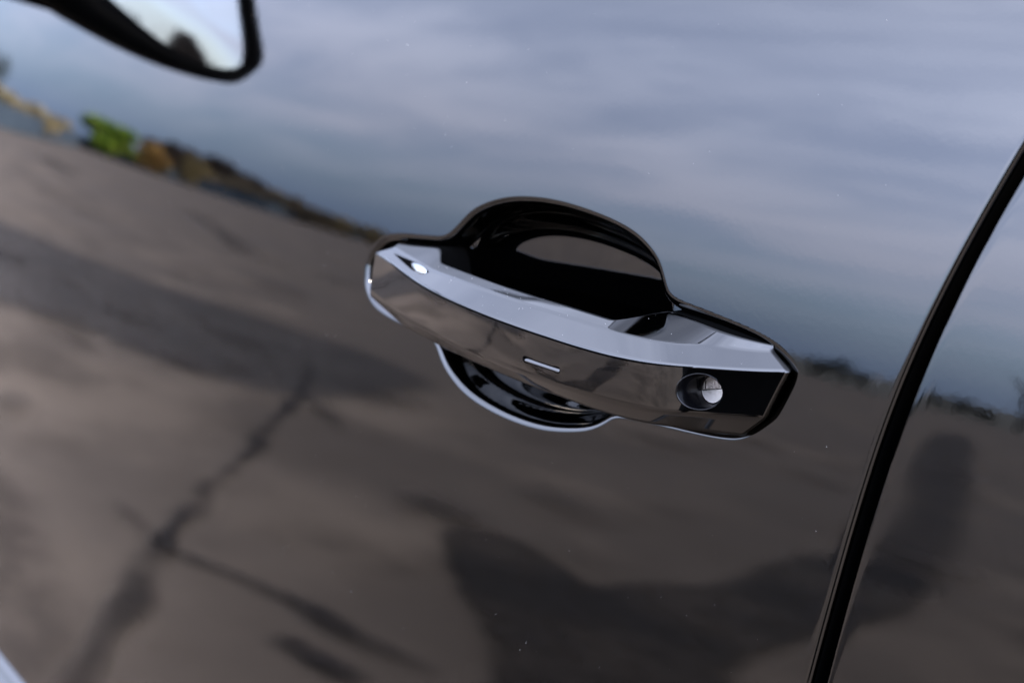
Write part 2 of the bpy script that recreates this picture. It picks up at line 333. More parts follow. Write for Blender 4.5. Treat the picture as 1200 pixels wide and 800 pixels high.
for k, (az, h) in enumerate(((-68.0, 3.6), (-66.6, 4.0), (-65.2, 4.1), (-63.9, 4.0), (-62.6, 3.6), (-61.3, 3.2))):
    plant('brown_tree', 'leafless dark brown tree in the mirrored row behind the golden bushes', 'tree', az, 106, h * 0.88, 5.6, 'brown', 'leafless trees behind the bushes', n=4200)
for k, (az, h, lf) in enumerate(((-63.2, 2.3, 'dull'), (-61.4, 2.2, 'dull'), (-59.8, 2.6, 'dull'), (-58.2, 2.3, 'dull'), (-56.7, 2.0, 'dull'), (-51.5, 1.7, 'dull'), (-49.5, 1.9, 'dull'), (-47, 1.6, 'dull'), (-44, 1.9, 'dull'), (-41, 1.5, 'dull'), (-38, 1.7, 'dull'), (-35, 1.5, 'dull'))):
    plant('dull_shrub', 'dull greenish brown shrub in the hedge mirrored across the door', 'shrub', az, 98 if az < -50 else 80, h * 0.85, 5.4, lf, 'dull shrubs along the lot', n=2600)
for az in (-55.2, -53.6):
    plant('straw_bank', 'sandy yellow shrub mirrored nearest the left end of the handle' if az > -54 else 'sandy yellow shrub mirrored second from the left end of the handle', 'shrub', az, 92, 1.6, 4.2, 'yellow', 'sandy shrubs by the handle', n=2600)
for az, h, w in ((-29.8, 1.2, 2.0), (-28.7, 1.45, 2.0), (-27.7, 1.1, 1.5), (-24.8, 1.35, 1.3), (-24.0, 1.0, 1.1), (-23.1, 1.25, 1.6), (-22.2, 0.95, 1.7), (-32, 1.0, 2.0)):
    plant('dark_shrub', 'small dark green shrub mirrored between the handle and the door gap' if az < -26 else 'small dark green shrub mirrored in the rear door', 'shrub', az, 58, h, w, 'dark', 'dark shrubs along the right', n=700)
plant('bare_tree', 'thin bare tree mirrored at the right edge of the rear door', 'tree', -20.4, 60, 3.3, 2.6, 'dark', n=260, bare=True)
for az, h, lb in ((38, 4.0, 'bare brown tree mirrored at the inner side of the door mirror glass'), (44, 4.6, 'bare brown tree mirrored low in the middle of the door mirror glass'), (50, 4.2, 'bare brown tree mirrored low in the corner of the door mirror glass'), (56, 4.4, 'bare brown tree mirrored at the outer edge of the door mirror glass')):
    plant('brown_tree', lb, 'tree', az, 70, h * 0.8, 9.5, 'brown', 'trees in the door mirror glass', n=3000)
def lamp_post(az, dist, h, label):
    root = empty('lamp_post', (math.sin(R(az)) * dist, -math.cos(R(az)) * dist, GZ)); tag(root, label, 'lamp post', 'pale posts by the shrubs')
    bm = bmesh.new(); tube(bm, [(0, 0, 0), (0, 0, h)], [0.07, 0.05], 8); link('pole', bm_mesh('pole', bm), POLE, root)
    bm = bmesh.new(); tube(bm, [(0, 0, h - 0.01), (0.2, 0, h + 0.08), (0.5, 0, h + 0.08)], [0.04, 0.06, 0.05], 6); link('lamp_head', bm_mesh('lamp_head', bm), POLE, root)
lamp_post(-27.0, 54, 1.1, 'short pale post mirrored left of the door gap')
lamp_post(-25.35, 54, 1.3, 'short pale post mirrored right of the door gap')

# ------------------------------------------------------------------ the car
car = empty('parked_car', (0, 0, GZ))
tag(car, 'glossy black car flank with grip door handle, keyhole and panel gap', 'car')
def part(name, me, mat, parent=None, label=None):
    o = link(name, me, mat); o.parent = parent or car
    o.location = (0, 0, -GZ) if parent is None else (0, 0, 0)
    if label: o['label'] = label
    return o

# outlines pressed into the front door, handle coordinates in mm
RECESS = [(-140.6, 0.9), (-140.0, 8.8), (-132.3, 17.7), (-120.3, 21.4), (-99.2, 23.1), (-86.5, 24.6), (-78.0, 31.5), (-68.4, 39.0), (-50.8, 44.8), (-28.4, 46.6), (-4.3, 44.6), (18.5, 39.8), (32.2, 32.4), (38.6, 24.2), (43.5, 17.6), (56.9, 15.2), (72.7, 12.7), (86.2, 10.0), (95.8, 6.2), (102.6, -0.2), (100.6, -9.0), (95.1, -19.0), (84.5, -27.3), (73.5, -29.6), (57.3, -30.4), (38, -31), (24.5, -32.4), (16.0, -38.1), (3.0, -42.6), (-15.8, -45.6), (-38.9, -44.9), (-61.3, -40.4), (-76.9, -31.6), (-85.2, -22.2), (-95, -18.8), (-109.0, -18.0), (-129.1, -14.0), (-138.4, -6.8)]
CUP = [(-86.8, 12), (-83.5, 24.0), (-78.0, 31.5), (-68.4, 39.0), (-50.8, 44.8), (-28.4, 46.6), (-4.3, 44.6), (18.5, 39.8), (32.2, 32.4), (38.6, 24.2), (41.0, 14), (40.5, 0), (36, -16), (27.5, -29), (16.0, -38.1), (3.0, -42.6), (-15.8, -45.3), (-38.9, -44.5), (-61.3, -40.0), (-76.9, -31.4), (-85.0, -20), (-87.8, -4)]
RECESS, CUP = smooth_closed(RECESS, 6), smooth_closed(CUP, 8)
LIP = 4.0
def depth(x, z):
    s = 1000 * (x * math.cos(TAU) + z * math.sin(TAU)); t = 1000 * (-x * math.sin(TAU) + z * math.cos(TAU))
    D = np.zeros_like(s); near = (np.abs(s + 20) < 128) & (np.abs(t) < 53)
    dr = inside_distance(s[near], t[near], RECESS); dc = inside_distance(s[near], t[near], CUP)
    def lip(d, slope=3.0):                    # rolled edge: quarter arc, then a wall of given slope
        d = np.maximum(d, 0); k = LIP * slope / math.sqrt(1 + slope * slope)
        return np.where(d < k, LIP - np.sqrt(np.maximum(LIP ** 2 - np.minimum(d, k) ** 2, 0)), LIP - LIP / math.sqrt(1 + slope * slope) + (d - k) * slope)
    fl = 11.0; a = lip(dr, 4.0); r = fl - (np.log1p(np.exp(np.clip((fl - a) / 0.9, -40, 40)))) * 0.9 + 0.9 * math.log1p(math.exp(-fl / 0.9)); r = np.maximum(r, 0)
    b = lip(dc, 2.6); bowl = 27 - 0.072 * t[near] - 0.0016 * (s[near] + 22) ** 2   # a nearly flat back, leaning in towards the bottom
    kk = 17.0; hh = np.clip(0.5 + 0.5 * (bowl - b) / kk, 0, 1); c = bowl * (1 - hh) + b * hh - kk * hh * (1 - hh) + 0.0
    c = np.where(dc > 0, np.maximum(c, 0), 0); c = np.minimum(b, np.maximum(c, b * np.clip(1 - dc / 5.0, 0, 1)))
    k2 = 1.2; m = np.maximum(r, c) + k2 * np.log1p(np.exp(-np.abs(r - c) / k2)) * np.minimum(1, np.minimum(r, c) / 3)
    D[near] = m; C = np.full_like(s, -99.); C[near] = dc
    return D / 1000, C
gapL_ = pchip([0.0892, 0.0716, 0.044, 0.0221, 0.0041, -0.0179, -0.0543, -0.0985], [0.1643, 0.1574, 0.1489, 0.1425, 0.1378, 0.1356, 0.1318, 0.1275])
gapR_ = pchip([0.0812, 0.0684, 0.0464, 0.0215, 0.0059, -0.0161, -0.0523, -0.0959], [0.1663, 0.161, 0.1548, 0.1487, 0.1452, 0.1422, 0.138, 0.1342])
def eased(f, dx):
    zz = np.linspace(-0.45, 0.26, 143); x = f(zz)
    for _ in range(60): x[1:-1] = (x[:-2] + 2 * x[1:-1] + x[2:]) / 4
    return lambda z: np.interp(z, zz, x) + dx
gapL, gapR = eased(gapL_, 0.0008), eased(gapR_, -0.0007)
ZB, ZT, XF, XR = -0.385, 0.185, -0.95, 0.95
def steps(*segs):
    out = []
    for a, b, h in segs: out += list(np.linspace(a, b, max(2, int(round((b - a) / h)) + 1))[:-1])
    return np.array(out + [segs[-1][1]])
def edge_roll(dist, r):
    """dist to the panel edge in metres -> how far the skin has turned inwards"""
    d = np.clip(dist, 0, r); return r - np.sqrt(np.maximum(r * r - (r - d) ** 2, 0))
def grid_mesh(name, P, keep=None, normals=None):
    ny, nx = P.shape[:2]; me = bpy.data.meshes.new(name)
    idx = np.arange(ny * nx).reshape(ny, nx)
    q = np.stack([idx[:-1, :-1], idx[:-1, 1:], idx[1:, 1:], idx[1:, :-1]], -1).reshape(-1, 4)
    if keep is not None: q = q[keep.ravel()]
    used, inv = np.unique(q, return_inverse=True); q = inv.reshape(-1, 4); V = P.reshape(-1, 3)[used]
    me.vertices.add(len(V)); me.vertices.foreach_set('co', V.astype(np.float32).ravel())
    me.loops.add(q.size); me.loops.foreach_set('vertex_index', q.astype(np.int32).ravel())
    me.polygons.add(len(q)); me.polygons.foreach_set('loop_start', np.arange(0, q.size, 4, dtype=np.int32)); me.polygons.foreach_set('loop_total', np.full(len(q), 4, np.int32))
    me.update(calc_edges=True); me.validate(); me.polygons.foreach_set('use_smooth', np.ones(len(me.polygons), bool))
    if normals is not None: me.normals_split_custom_set_from_vertices(normals.reshape(-1, 3)[used].astype(np.float32))
    return me
def grid_normals(P):
    n = np.cross(np.gradient(P, axis=1), np.gradient(P, axis=0)); n /= np.linalg.norm(n, axis=-1)[..., None] + 1e-20; return n

# front door skin (one height field; the bowl behind the grip is its own sub-part)
RE = 0.0024
xs = steps((XF, -0.2, 0.008), (-0.2, -0.146, 0.003), (-0.146, 0.108, 0.0006), (0.108, 0.122, 0.0014))
zs = steps((ZB, -0.1, 0.006), (-0.1, -0.052, 0.003), (-0.052, 0.052, 0.0005), (0.052, 0.08, 0.003), (0.08, ZT, 0.005))
edge = np.r_[np.linspace(0.3, 1, 6)[:-1], 1 - 0] * 0
X, Z = np.meshgrid(xs, zs)
gl = gapL(zs)
tail = [np.full_like(zs, 0.122) + (gl - RE - 0.0005 - 0.122) * k for k in (0.35, 0.7, 1.0)]
ang = np.linspace(0, 1, 9)[1:]
tail += [gl - RE + RE * math.sin(a * math.pi / 2) for a in ang]
Xt = np.stack(tail, 1); X = np.concatenate([X, Xt], 1); Z = np.concatenate([Z, np.repeat(zs[:, None], Xt.shape[1], 1)], 1)
D, C = depth(X, Z)
roll = np.zeros_like(X); roll[:, -8:] = RE * (1 - np.cos(ang * math.pi / 2))[None, :]
Y = flank(X, Z) + D + roll
fl_ = np.stack([X[:, -1], Y[:, -1] + 0.02, Z[:, -1]], -1)[:, None]      # return flange into the gap
P = np.stack([X, Y, Z], -1)
nrm = grid_normals(P)
cupc = (C[:-1, :-1] > 3.0) & (C[1:, 1:] > 3.0)
front_door = part('front_door', grid_mesh('front_door', P, ~cupc, nrm), PAINT)
part('door_edge', grid_mesh('door_edge', np.concatenate([P[:, -1:] - np.array([0.0002, 0, 0]), fl_], 1)), RUBBER_SHADE, front_door)  # flange coloured black to paint in the shade of the narrow gap
part('handle_cup', grid_mesh('handle_cup', P, cupc, nrm), PAINT, front_door)

# rear door skin
gr = gapR(zs)
cols = [gr + RE - RE * math.sin(a * math.pi / 2) for a in ang[::-1]]
cols += [gr + RE + (XR - gr - RE) * k for k in np.r_[0.002, 0.006, np.linspace(0.015, 1, 60)]]
X2 = np.stack(cols, 1); Z2 = np.repeat(zs[:, None], X2.shape[1], 1)
r2 = np.zeros_like(X2); r2[:, :8] = RE * (1 - np.cos(ang[::-1] * math.pi / 2))[None, :]
Y2 = flank(X2, Z2) + r2
P2 = np.concatenate([np.stack([X2[:, 0], Y2[:, 0] + 0.02, Z2[:, 0]], -1)[:, None], np.stack([X2, Y2, Z2], -1)], 1)
rear_door = part('rear_door', grid_mesh('rear_door', P2, None, grid_normals(P2)), PAINT)

# rubber seal at the bottom of the gap
zz_ = np.linspace(ZB, ZT, 50); xa, xb = gapL(zz_) - 0.004, gapR(zz_) + 0.004
Ps = np.stack([np.stack([xa + (xb - xa) * k, flank(xa, zz_) + 0.021 - 0.003 * math.sin(math.pi * k), zz_], -1) for k in np.linspace(0, 1, 7)], 1)
part('door_seal', grid_mesh('door_seal', Ps), RUBBER_SHADE)

# sill trim, belt trim, side glass, roof, pillars, front fender: the rest of the flank
def extrude_profile(name, prof, x0, x1, mat, n=24, parent=None, follow=True):
    """prof: (dz, outwards) pairs from top to bottom, swept along the flank"""
    xx = np.linspace(x0, x1, n)
    P = np.stack([np.stack([xx, xx * xx / (2 * RX) + y, np.full_like(xx, z)], -1) for z, y in prof], 0)
    return part(name, grid_mesh(name, P[::-1]), mat, parent)
yb = float(flank(0, ZB))
def arc(c, r, a0, a1, n=6): return [(c[0] + r * math.sin(R(a)), c[1] - r * math.cos(R(a))) for a in np.linspace(a0, a1, n)]
prof = [(ZB + 0.010, yb + 0.02), (ZB + 0.0005, yb + 0.012)] + [(ZB - 0.004, yb + 0.004), (ZB - 0.012, yb - 0.002), (ZB - 0.032, yb - 0.013)] + arc((ZB - 0.040, yb - 0.006), 0.012, 60, -20, 8) + [(ZB - 0.09, yb - 0.014), (ZB - 0.16, yb + 0.03), (ZB - 0.20, yb + 0.10), (ZB - 0.20, 0.9)]
extrude_profile('sill_trim', prof, XF, XR, GLOSS, 40)
yt = float(flank(0, ZT))
extrude_profile('belt_trim', [(ZT + 0.022, yt + 0.03), (ZT + 0.022, yt + 0.004)] + [(ZT + 0.018, yt - 0.001), (ZT + 0.004, yt - 0.001), (ZT - 0.001, yt + 0.004), (ZT - 0.001, yt + 0.03)], XF, XR, GLOSS, 40)
extrude_profile('side_window', [(ZT + 0.42, yt + 0.21), (ZT + 0.28, yt + 0.115), (ZT + 0.14, yt + 0.05), (ZT + 0.0, yt + 0.014)], XF + 0.1, XR, GLASS, 24)
extrude_profile('roof', [(ZT + 0.50, 1.75), (ZT + 0.53, 0.95), (ZT + 0.50, yt + 0.30), (ZT + 0.46, yt + 0.24), (ZT + 0.415, yt + 0.205)], XF + 0.2, XR, PAINT, 24)
xf = np.linspace(-1.75, XF - 0.0045, 20); zf = np.linspace(-0.62, ZT, 30)
Xf, Zf = np.meshgrid(xf, zf); Pf = np.stack([Xf, flank(Xf, Zf), Zf], -1)
part('front_fender', grid_mesh('front_fender', Pf), PAINT)
Pu = np.stack([np.stack([np.full(4, x), np.array([0.10, 0.08, 0.06, 0.12]), np.array([GZ + 0.2, -0.5, 0.0, ZT - 0.01])], -1) for x in np.linspace(-1.75, XR, 10)], 1)
part('inner_body', grid_mesh('inner_body', Pu), RUBBER_SHADE)

# ------------------------------------------------------------------ the grip handle
handle_rails = {
 'A': [(-124.6, 12.9, 7), (-113, 11.7, 9.8), (-100.7, 10.1, 13), (-73.2, 6.9, 20), (-55.4, 5.5, 24), (-32.8, 4.2, 28), (-12, 3.0, 30.4), (7.8, 1.9, 31.5), (22, 1.0, 31.5), (34, 0.3, 31), (47.2, -0.3, 29.5), (59.3, -0.4, 27.3), (67.1, -0.4, 24.9), (71.5, -0.4, 22.4), (76, -0.4, 19.3), (82, -0.4, 15.3), (90.2, -0.2, 10), (99.8, 0.4, 4)],
 'B': [(-113.4, 16.5, 6), (-97.0, 14.8, 10), (-74.1, 12.9, 15.5), (-56, 12.3, 19.4), (-37.4, 11.5, 22.5), (-18, 10.4, 24.6), (-1.6, 9.5, 25.7), (14.5, 8.6, 25.9), (25.9, 7.7, 25.6), (35.6, 6.9, 24.9), (50.7, 5.9, 22.4), (60.8, 5.5, 18.9), (68.6, 5.4, 14.6), (75, 5.4, 10.5), (82.5, 5.4, 6), (90, 5.7, 1.5)],
 'C': [(-125.5, -5.4, 7), (-104, -8.2, 12), (-83.5, -10.3, 17), (-53.5, -12.0, 23.6), (-15.4, -14.0, 29.5), (0, -14.7, 31), (15.5, -15.4, 31.6), (34.4, -16.6, 30.6), (47.4, -17.4, 28.7), (61, -17.7, 25.9), (68.6, -17.6, 23.2), (74.9, -17.5, 19.2), (79.3, -17.5, 15.8), (83.9, -17.5, 12.2), (93.5, -17.4, 5)],
 'D': [(-126.6, -8.4, 5), (-108, -12.8, 8.5), (-94.5, -15.2, 11.6), (-80, -16.4, 14.5), (-65.1, -17.3, 17.5), (-50.9, -18.2, 20), (-10.9, -20.3, 25), (8, -21.4, 26.2), (25.5, -22.6, 26.1), (43.5, -24.0, 24), (57.1, -24.6, 20.4), (62.9, -24.8, 17.4), (70.6, -25.2, 12.6), (78.4, -25.5, 8), (84.3, -25.5, 4.2)]}
def rail(k):
    p = np.array(handle_rails[k], float); ft, fp = pchip(p[:, 0], p[:, 1]), pchip(p[:, 0], p[:, 2])
    return p[0, 0], p[-1, 0], ft, fp
NU = 120
u = np.linspace(0, 1, NU)
RL = {}
for k in 'ABCD':
    s0, s1, ft, fp = rail(k); s = s0 + (s1 - s0) * u; RL[k] = np.stack([s, ft(s), fp(s)], 1)
    for _ in range(4): RL[k][1:-1] = (RL[k][:-2] + 2 * RL[k][1:-1] + RL[k][2:]) / 4
for k_, d_ in (('A', 0.7), ('B', 0.3), ('C', -0.8), ('D', -0.6)): RL[k_][:, 2] += d_ * np.clip(np.minimum(u, 1 - u) * 5, 0, 1)
def smst(x, a, b): t = np.clip((x - a) / (b - a), 0, 1); return t * t * (3 - 2 * t)
sB = RL['B'][:, 0]
bridge = smst(sB, -87, -73) * (1 - smst(sB, 34, 44))
tE = np.where(sB < -40, np.interp(sB, [-114, -104, -90, -76], [18.0, 18.4, 19.4, 20.0]), np.interp(sB, [30, 44, 88, 92], [14.2, 13.0, 7.6, 7.0])); pE = np.interp(sB, [-114, -80, 40, 80, 92], [3.5, 4.5, 5.5, 3.0, 0.2])
def eas(v, n=60):
    v = v.copy()
    for _ in range(n): v[1:-1] = (v[:-2] + 2 * v[1:-1] + v[2:]) / 4
    return v
tE = np.where(sB < -40, np.interp(sB, [-114, -104, -90, -76], [18.0, 18.4, 19.4, 20.0]), eas(np.interp(sB, [30, 44, 62, 88, 92], [12.0, 12.0, 11.0, 7.6, 7.2]), 25)); pE = eas(np.interp(sB, [-114, -80, 40, 48, 60, 72, 92], [3.5, 4.5, 1.0, 0.5, 4.5, 7.5, 0.4]), 30)
T = np.stack([sB, RL['B'][:, 1] + 2.6 * bridge + (1 - bridge) * (tE - RL['B'][:, 1]), (RL['B'][:, 2] - 4.4) * bridge + (1 - bridge) * eas(np.minimum(pE, RL['B'][:, 2] - 0.9), 8)], 1)
T2 = np.stack([sB, T[:, 1] - 10.0 * bridge, -12 + bridge * 3], 1)
sD = RL['D'][:, 0]; br2 = smst(sD, -84, -68) * (1 - smst(sD, 18, 32))
K = np.stack([sD, RL['D'][:, 1] + 1.2 + 3 * br2, -12 + br2 * 3], 1); K[:, 2] = np.minimum(K[:, 2], RL['D'][:, 2] - 2.0)
M1 = RL['A'] * 0.67 + RL['C'] * 0.33 + np.array([0, 0, 0.25]); M2 = RL['A'] * 0.33 + RL['C'] * 0.67 + np.array([0, 0, 0.25])
rails = [T2, T, RL['B'], RL['A'], M1, M2, RL['C'], RL['D'], K]
def ring_end(i, ds, dp, floor):
    out = [r[i].copy() for r in rails]
    for j, q in enumerate(out):
        q[0] += ds
        if j in (0, 8): continue
        q[2] = -12 if floor else q[2] - dp
    return np.array(out)
nr = len(rails)
FIL = {1: 0.9, 2: 0.9, 3: 0.75, 6: 1.6, 7: 2.0, 8: 0.8}            # corner roundings in mm
def rounded(ring):
    out = []
    for j in range(nr):
        q = ring[j]
        if j not in FIL: out.append(q); continue
        a, b = ring[j - 1] - q, ring[(j + 1) % nr] - q; la, lb = np.linalg.norm(a[1:]), np.linalg.norm(b[1:])
        r = min(FIL[j], 0.42 * la, 0.42 * lb); pa, pb = q + a / (la + 1e-9) * r, q + b / (lb + 1e-9) * r
        for t in (0, 0.25, 0.5, 0.75, 1): out.append((1 - t) ** 2 * pa + 2 * t * (1 - t) * q + t * t * pb)
    return np.array(out)
R0, R1 = ring_end(0, 0, 0, False), ring_end(-1, 0, 0, False)
ST = [rounded(ring_end(0, -1.5, 1.6, False)), rounded(ring_end(0, -1.1, 0.6, False)), rounded(ring_end(0, -0.5, 0.12, False))] + [rounded(np.array([r[i] for r in rails])) for i in range(NU)]
ST += [rounded(ring_end(-1, 0.25, 0.12, False)), rounded(ring_end(-1, 0.55, 0.45, False)), rounded(ring_end(-1, 1.0, 1.4, False)), rounded(ring_end(-1, 1.1, 1.9, False)), rounded(ring_end(-1, -4.5, 0, True))]
ST = [np.array([[q[0] + 3, q[1], -12] for q in ST[0]])] + ST
V = np.concatenate(ST); nc = len(ST[0])
bm = bmesh.new(); vs = [bm.verts.new(tuple(p)) for p in W(V[:, 0], V[:, 1], V[:, 2])]
for i in range(len(ST) - 1):
    for j in range(nc):
        a, b = i * nc + j, i * nc + (j + 1) % nc; fc = bm.faces.new((vs[a], vs[b], vs[b + nc], vs[a + nc])); fc.material_index = 1 if (j >= nc - 5 or j == 0) else 0
bm.faces.new(vs[:nc][::-1]); bm.faces.new(vs[-nc:])
bmesh.ops.recalc_face_normals(bm, faces=bm.faces[:])
me = bpy.data.meshes.new('grip'); bm.to_mesh(me); bm.free()
me.materials.append(GLOSS); me.materials.append(RUBBER_SHADE)
def face_p(s, t):
    """outward position of the grip's front face"""
    a = np.interp(s, RL['A'][:, 0], RL['A'][:, 2]); c = np.interp(s, RL['C'][:, 0], RL['C'][:, 2])
    ta = np.interp(s, RL['A'][:, 0], RL['A'][:, 1]); tcx = np.interp(s, RL['C'][:, 0], RL['C'][:, 1]); k = (t - ta) / (tcx - ta)
    return a * (1 - k) + c * k + 0.27 * np.clip(4 * k * (1 - k), 0, 1)
# bore for the lock: an oblique cone from an elliptical mouth to the round barrel
KC, KA, KB, KBc, KR = (76.4, -9.2), 6.5, 6.3, (76.0, -9.5), 4.9
phi = np.linspace(0, 2 * math.pi, 65)[:-1]
def mouth(f, dp): 
    s, t = KC[0] + KA * f * np.cos(phi), KC[1] + KB * f * np.sin(phi); return np.stack([s, t, face_p(s, t) + dp], 1)
def barrel_ring(r, p): return np.stack([KBc[0] + r * np.cos(phi), KBc[1] + r * np.sin(phi), np.full_like(phi, p)], 1)
def loft(name, rings, closed_ends=(False, False), smooth=True):
    n = len(phi); V = np.concatenate(rings); bm = bmesh.new(); vs = [bm.verts.new(tuple(p)) for p in W(V[:, 0], V[:, 1], V[:, 2])]
    for i in range(len(rings) - 1):
        for j in range(n): bm.faces.new((vs[i * n + j], vs[i * n + (j + 1) % n], vs[(i + 1) * n + (j + 1) % n], vs[(i + 1) * n + j]))
    if closed_ends[0]: bm.faces.new(vs[:n][::-1])
    if closed_ends[1]: bm.faces.new(vs[-n:])
    return bm_mesh(name, bm, smooth)
cut_out = mouth(1.0, 0); cut_out2 = cut_out.copy(); cut_in = barrel_ring(KR + 0.25, 7.0)
cut_out2 = cut_out + (cut_out - cut_in) * 0.8
# touch mark on the front face: a narrow pill whose floor looks up at the sky
def pill(L_, h, n=14):
    o = []
    for c, a0 in ((L_ / 2 - h / 2, -90), (-(L_ / 2 - h / 2), 90)):
        o += [(c + h / 2 * math.cos(R(a0 + 180 * k / n)), h / 2 * math.sin(R(a0 + 180 * k / n))) for k in range(n + 1)]
    return np.array(o)
MC, MT = (11.6, -10.1), R(-2.6)
def mark_ring(L_, h, fp):
    q = pill(L_, h); s = MC[0] + q[:, 0] * math.cos(MT) - q[:, 1] * math.sin(MT); t = MC[1] + q[:, 0] * math.sin(MT) + q[:, 1] * math.cos(MT) + 0.004 * (s - MC[0]) ** 2
    return np.stack([s, t, face_p(s, t) + fp(q[:, 1])], 1)
phi_keep = phi; phi = np.arange(30)
slot_cut = link('slot_cutter', loft('slot_cutter', [mark_ring(19.9, 2.1, lambda y: 3.0 + 0 * y), mark_ring(19.7, 1.9, lambda y: -2.6 + 0 * y)], (True, True), False))
phi = phi_keep
cutter = link('lock_cutter', loft('lock_cutter', [cut_out2, cut_in], (True, True), False))
grip0 = link('grip_source', me)
bo = grip0.modifiers.new('c', 'BOOLEAN'); bo.object = cutter; bo.operation = 'DIFFERENCE'; bo.solver = 'EXACT'
bs = grip0.modifiers.new('d', 'BOOLEAN'); bs.object = slot_cut; bs.operation = 'DIFFERENCE'; bs.solver = 'EXACT'
dg = bpy.context.evaluated_depsgraph_get(); dg.update()
gm = bpy.data.meshes.new_from_object(grip0.evaluated_get(dg)); gm.name = 'door_handle'
for o in (grip0, cutter, slot_cut): bpy.data.objects.remove(o, do_unlink=True)
gm.polygons.foreach_set('use_smooth', [True] * len(gm.polygons)); gm.set_sharp_from_angle(angle=R(40))
while len(gm.materials) > 2: gm.materials.pop()
door_handle = part('door_handle', gm, None)
wn = door_handle.modifiers.new('weighted', 'WEIGHTED_NORMAL'); wn.keep_sharp = True; wn.weight = 80

part('lock_surround', loft('lock_surround', [mouth(1.05, -0.25), mouth(1.045, 0.06), mouth(1.02, 0.10), mouth(0.995, 0.06), mouth(0.975, -0.15), (mouth(0.97, -0.6) * 0.6 + barrel_ring(KR * 0.98, 10.2) * 0.4), barrel_ring(KR * 0.985, 10.0), barrel_ring(KR * 0.95, 9.0)]), SOCKET, door_handle)
# lock barrel: disc with a raised half and a narrow key slot
n = 40; a = np.linspace(0, 2 * math.pi, n, endpoint=False); tilt = R(14)
def bar_pt(x, y, p):                          # barrel face, turned by tilt
    return (KBc[0] + x * math.cos(tilt) - y * math.sin(tilt), KBc[1] + x * math.sin(tilt) + y * math.cos(tilt), p)
bm = bmesh.new()
def prism(bm, pts, p0, p1):
    lo = [bm.verts.new(tuple(W(*bar_pt(x, y, p0)))) for x, y in pts]; hi = [bm.verts.new(tuple(W(*bar_pt(x, y, p1)))) for x, y in pts]
    m = len(pts); bm.faces.new(hi); bm.faces.new(lo[::-1])
    for i in range(m): bm.faces.new((lo[i], lo[(i + 1) % m], hi[(i + 1) % m], hi[i]))
r = KR * 0.955
lowh = [(r * math.cos(t), r * math.sin(t)) for t in np.linspace(math.pi, 2 * math.pi, 24)]
prism(bm, lowh, 8, 10.9)
lock_barrel = part('lock_barrel', bm_mesh('lock_barrel', bm, False), SILVER, door_handle)
bm = bmesh.new(); uph = [(r * math.cos(t), r * math.sin(t)) for t in np.linspace(0, math.pi, 24)]
prism(bm, uph, 8, 10.4); prism(bm, [(-2.9, 0.5), (2.6, 0.5), (2.2, 3.0), (-2.6, 3.0)], 10.1, 10.75)
part('key_flap', bm_mesh('key_flap', bm, False), FLAP, door_handle)
bm = bmesh.new(); prism(bm, [(-3.6, 0.3), (-2.95, 0.3), (-2.65, 3.2), (-3.3, 3.2)], 10.35, 10.5)
prism(bm, [(-4.3, -0.12), (4.3, -0.12), (4.3, 0.16), (-4.3, 0.16)], 10.6, 10.96)
part('key_slot', bm_mesh('key_slot', bm, False), RUBBER_SHADE, door_handle)

phi_keep = phi; phi = np.arange(30)
part('mark_surround', loft('mark_surround', [mark_ring(20.5, 2.7, lambda y: -0.3 + 0 * y), mark_ring(20.4, 2.6, lambda y: 0.06 + 0 * y), mark_ring(19.9, 2.1, lambda y: 0.08 + 0 * y), mark_ring(19.7, 1.9, lambda y: -0.3 + 0 * y)]), RUBBER_SHADE, door_handle)
part('touch_mark', loft('touch_mark', [mark_ring(19.8, 2.0, lambda y: -2.4 + 0 * y), mark_ring(19.6, 1.8, lambda y: -0.55 - y * 0.62), mark_ring(18.6, 0.9, lambda y: -0.55 - y * 0.62), mark_ring(17.7, 0.08, lambda y: -0.55 - y * 0.62)], (False, True)), GLOSS, door_handle)
phi = phi_keep
# dark strip painting in the reflection just under the top crease
ks = np.linspace(-108, 74, 80); rows = []
for dt, dp in ((-0.35, -0.2), (-0.42, 0.05), (-1.15, 0.05), (-1.25, -0.2)):
    tt = np.interp(ks, RL['A'][:, 0], RL['A'][:, 1]) + dt * np.clip(np.minimum(ks + 108, 74 - ks) / 30 + 0.45, 0, 1)
    rows.append(W(ks, tt, face_p(ks, tt) + dp))
part('crease_reflection', grid_mesh('crease_reflection', np.stack(rows[::-1], 0)), RUBBER_SHADE, door_handle)
# sky highlight on the top chamfer, shaped as an added bright inset with dark wedge
def glint_ring(c0, half, wid, lift, point=0.0, kc=0.66):
    a = np.arange(30) / 30 * 2 * math.pi
    s = c0 + half * np.cos(a); w = wid * np.sin(a) * (1 - point * (1 - np.cos(a)) / 2)
    sa, sb = rail('A')[2:], rail('B')[2:]
    fA = (sa[0](s), sa[1](s)); fB = (sb[0](s), sb[1](s)); k = kc + w
    return np.stack([s, fA[0] * (1 - k) + fB[0] * k + lift * 0.6, fA[1] * (1 - k) + fB[1] * k + lift * 0.8], 1)
phi = np.arange(30)
part('glint_wedge', loft('glint_wedge', [glint_ring(-92, 18.0, 0.40, -0.4, 0.8, 0.62), glint_ring(-92, 17.9, 0.39, 0.34, 0.8, 0.62), glint_ring(-92, 17, 0.30, 0.36, 0.8, 0.62), glint_ring(-90, 8, 0.1, 0.36, 0.8, 0.66)], (False, True)), RUBBER_SHADE, door_handle)
part('sky_glint', loft('sky_glint', [glint_ring(-84.5, 7.6, 0.33, 0.0, 0.35, 0.68), glint_ring(-84.5, 7.5, 0.32, 0.55, 0.35, 0.68), glint_ring(-84.5, 6.0, 0.22, 0.85, 0.35, 0.68), glint_ring(-84.5, 2, 0.05, 0.95, 0.3, 0.68)], (False, True)), GLINT, door_handle)
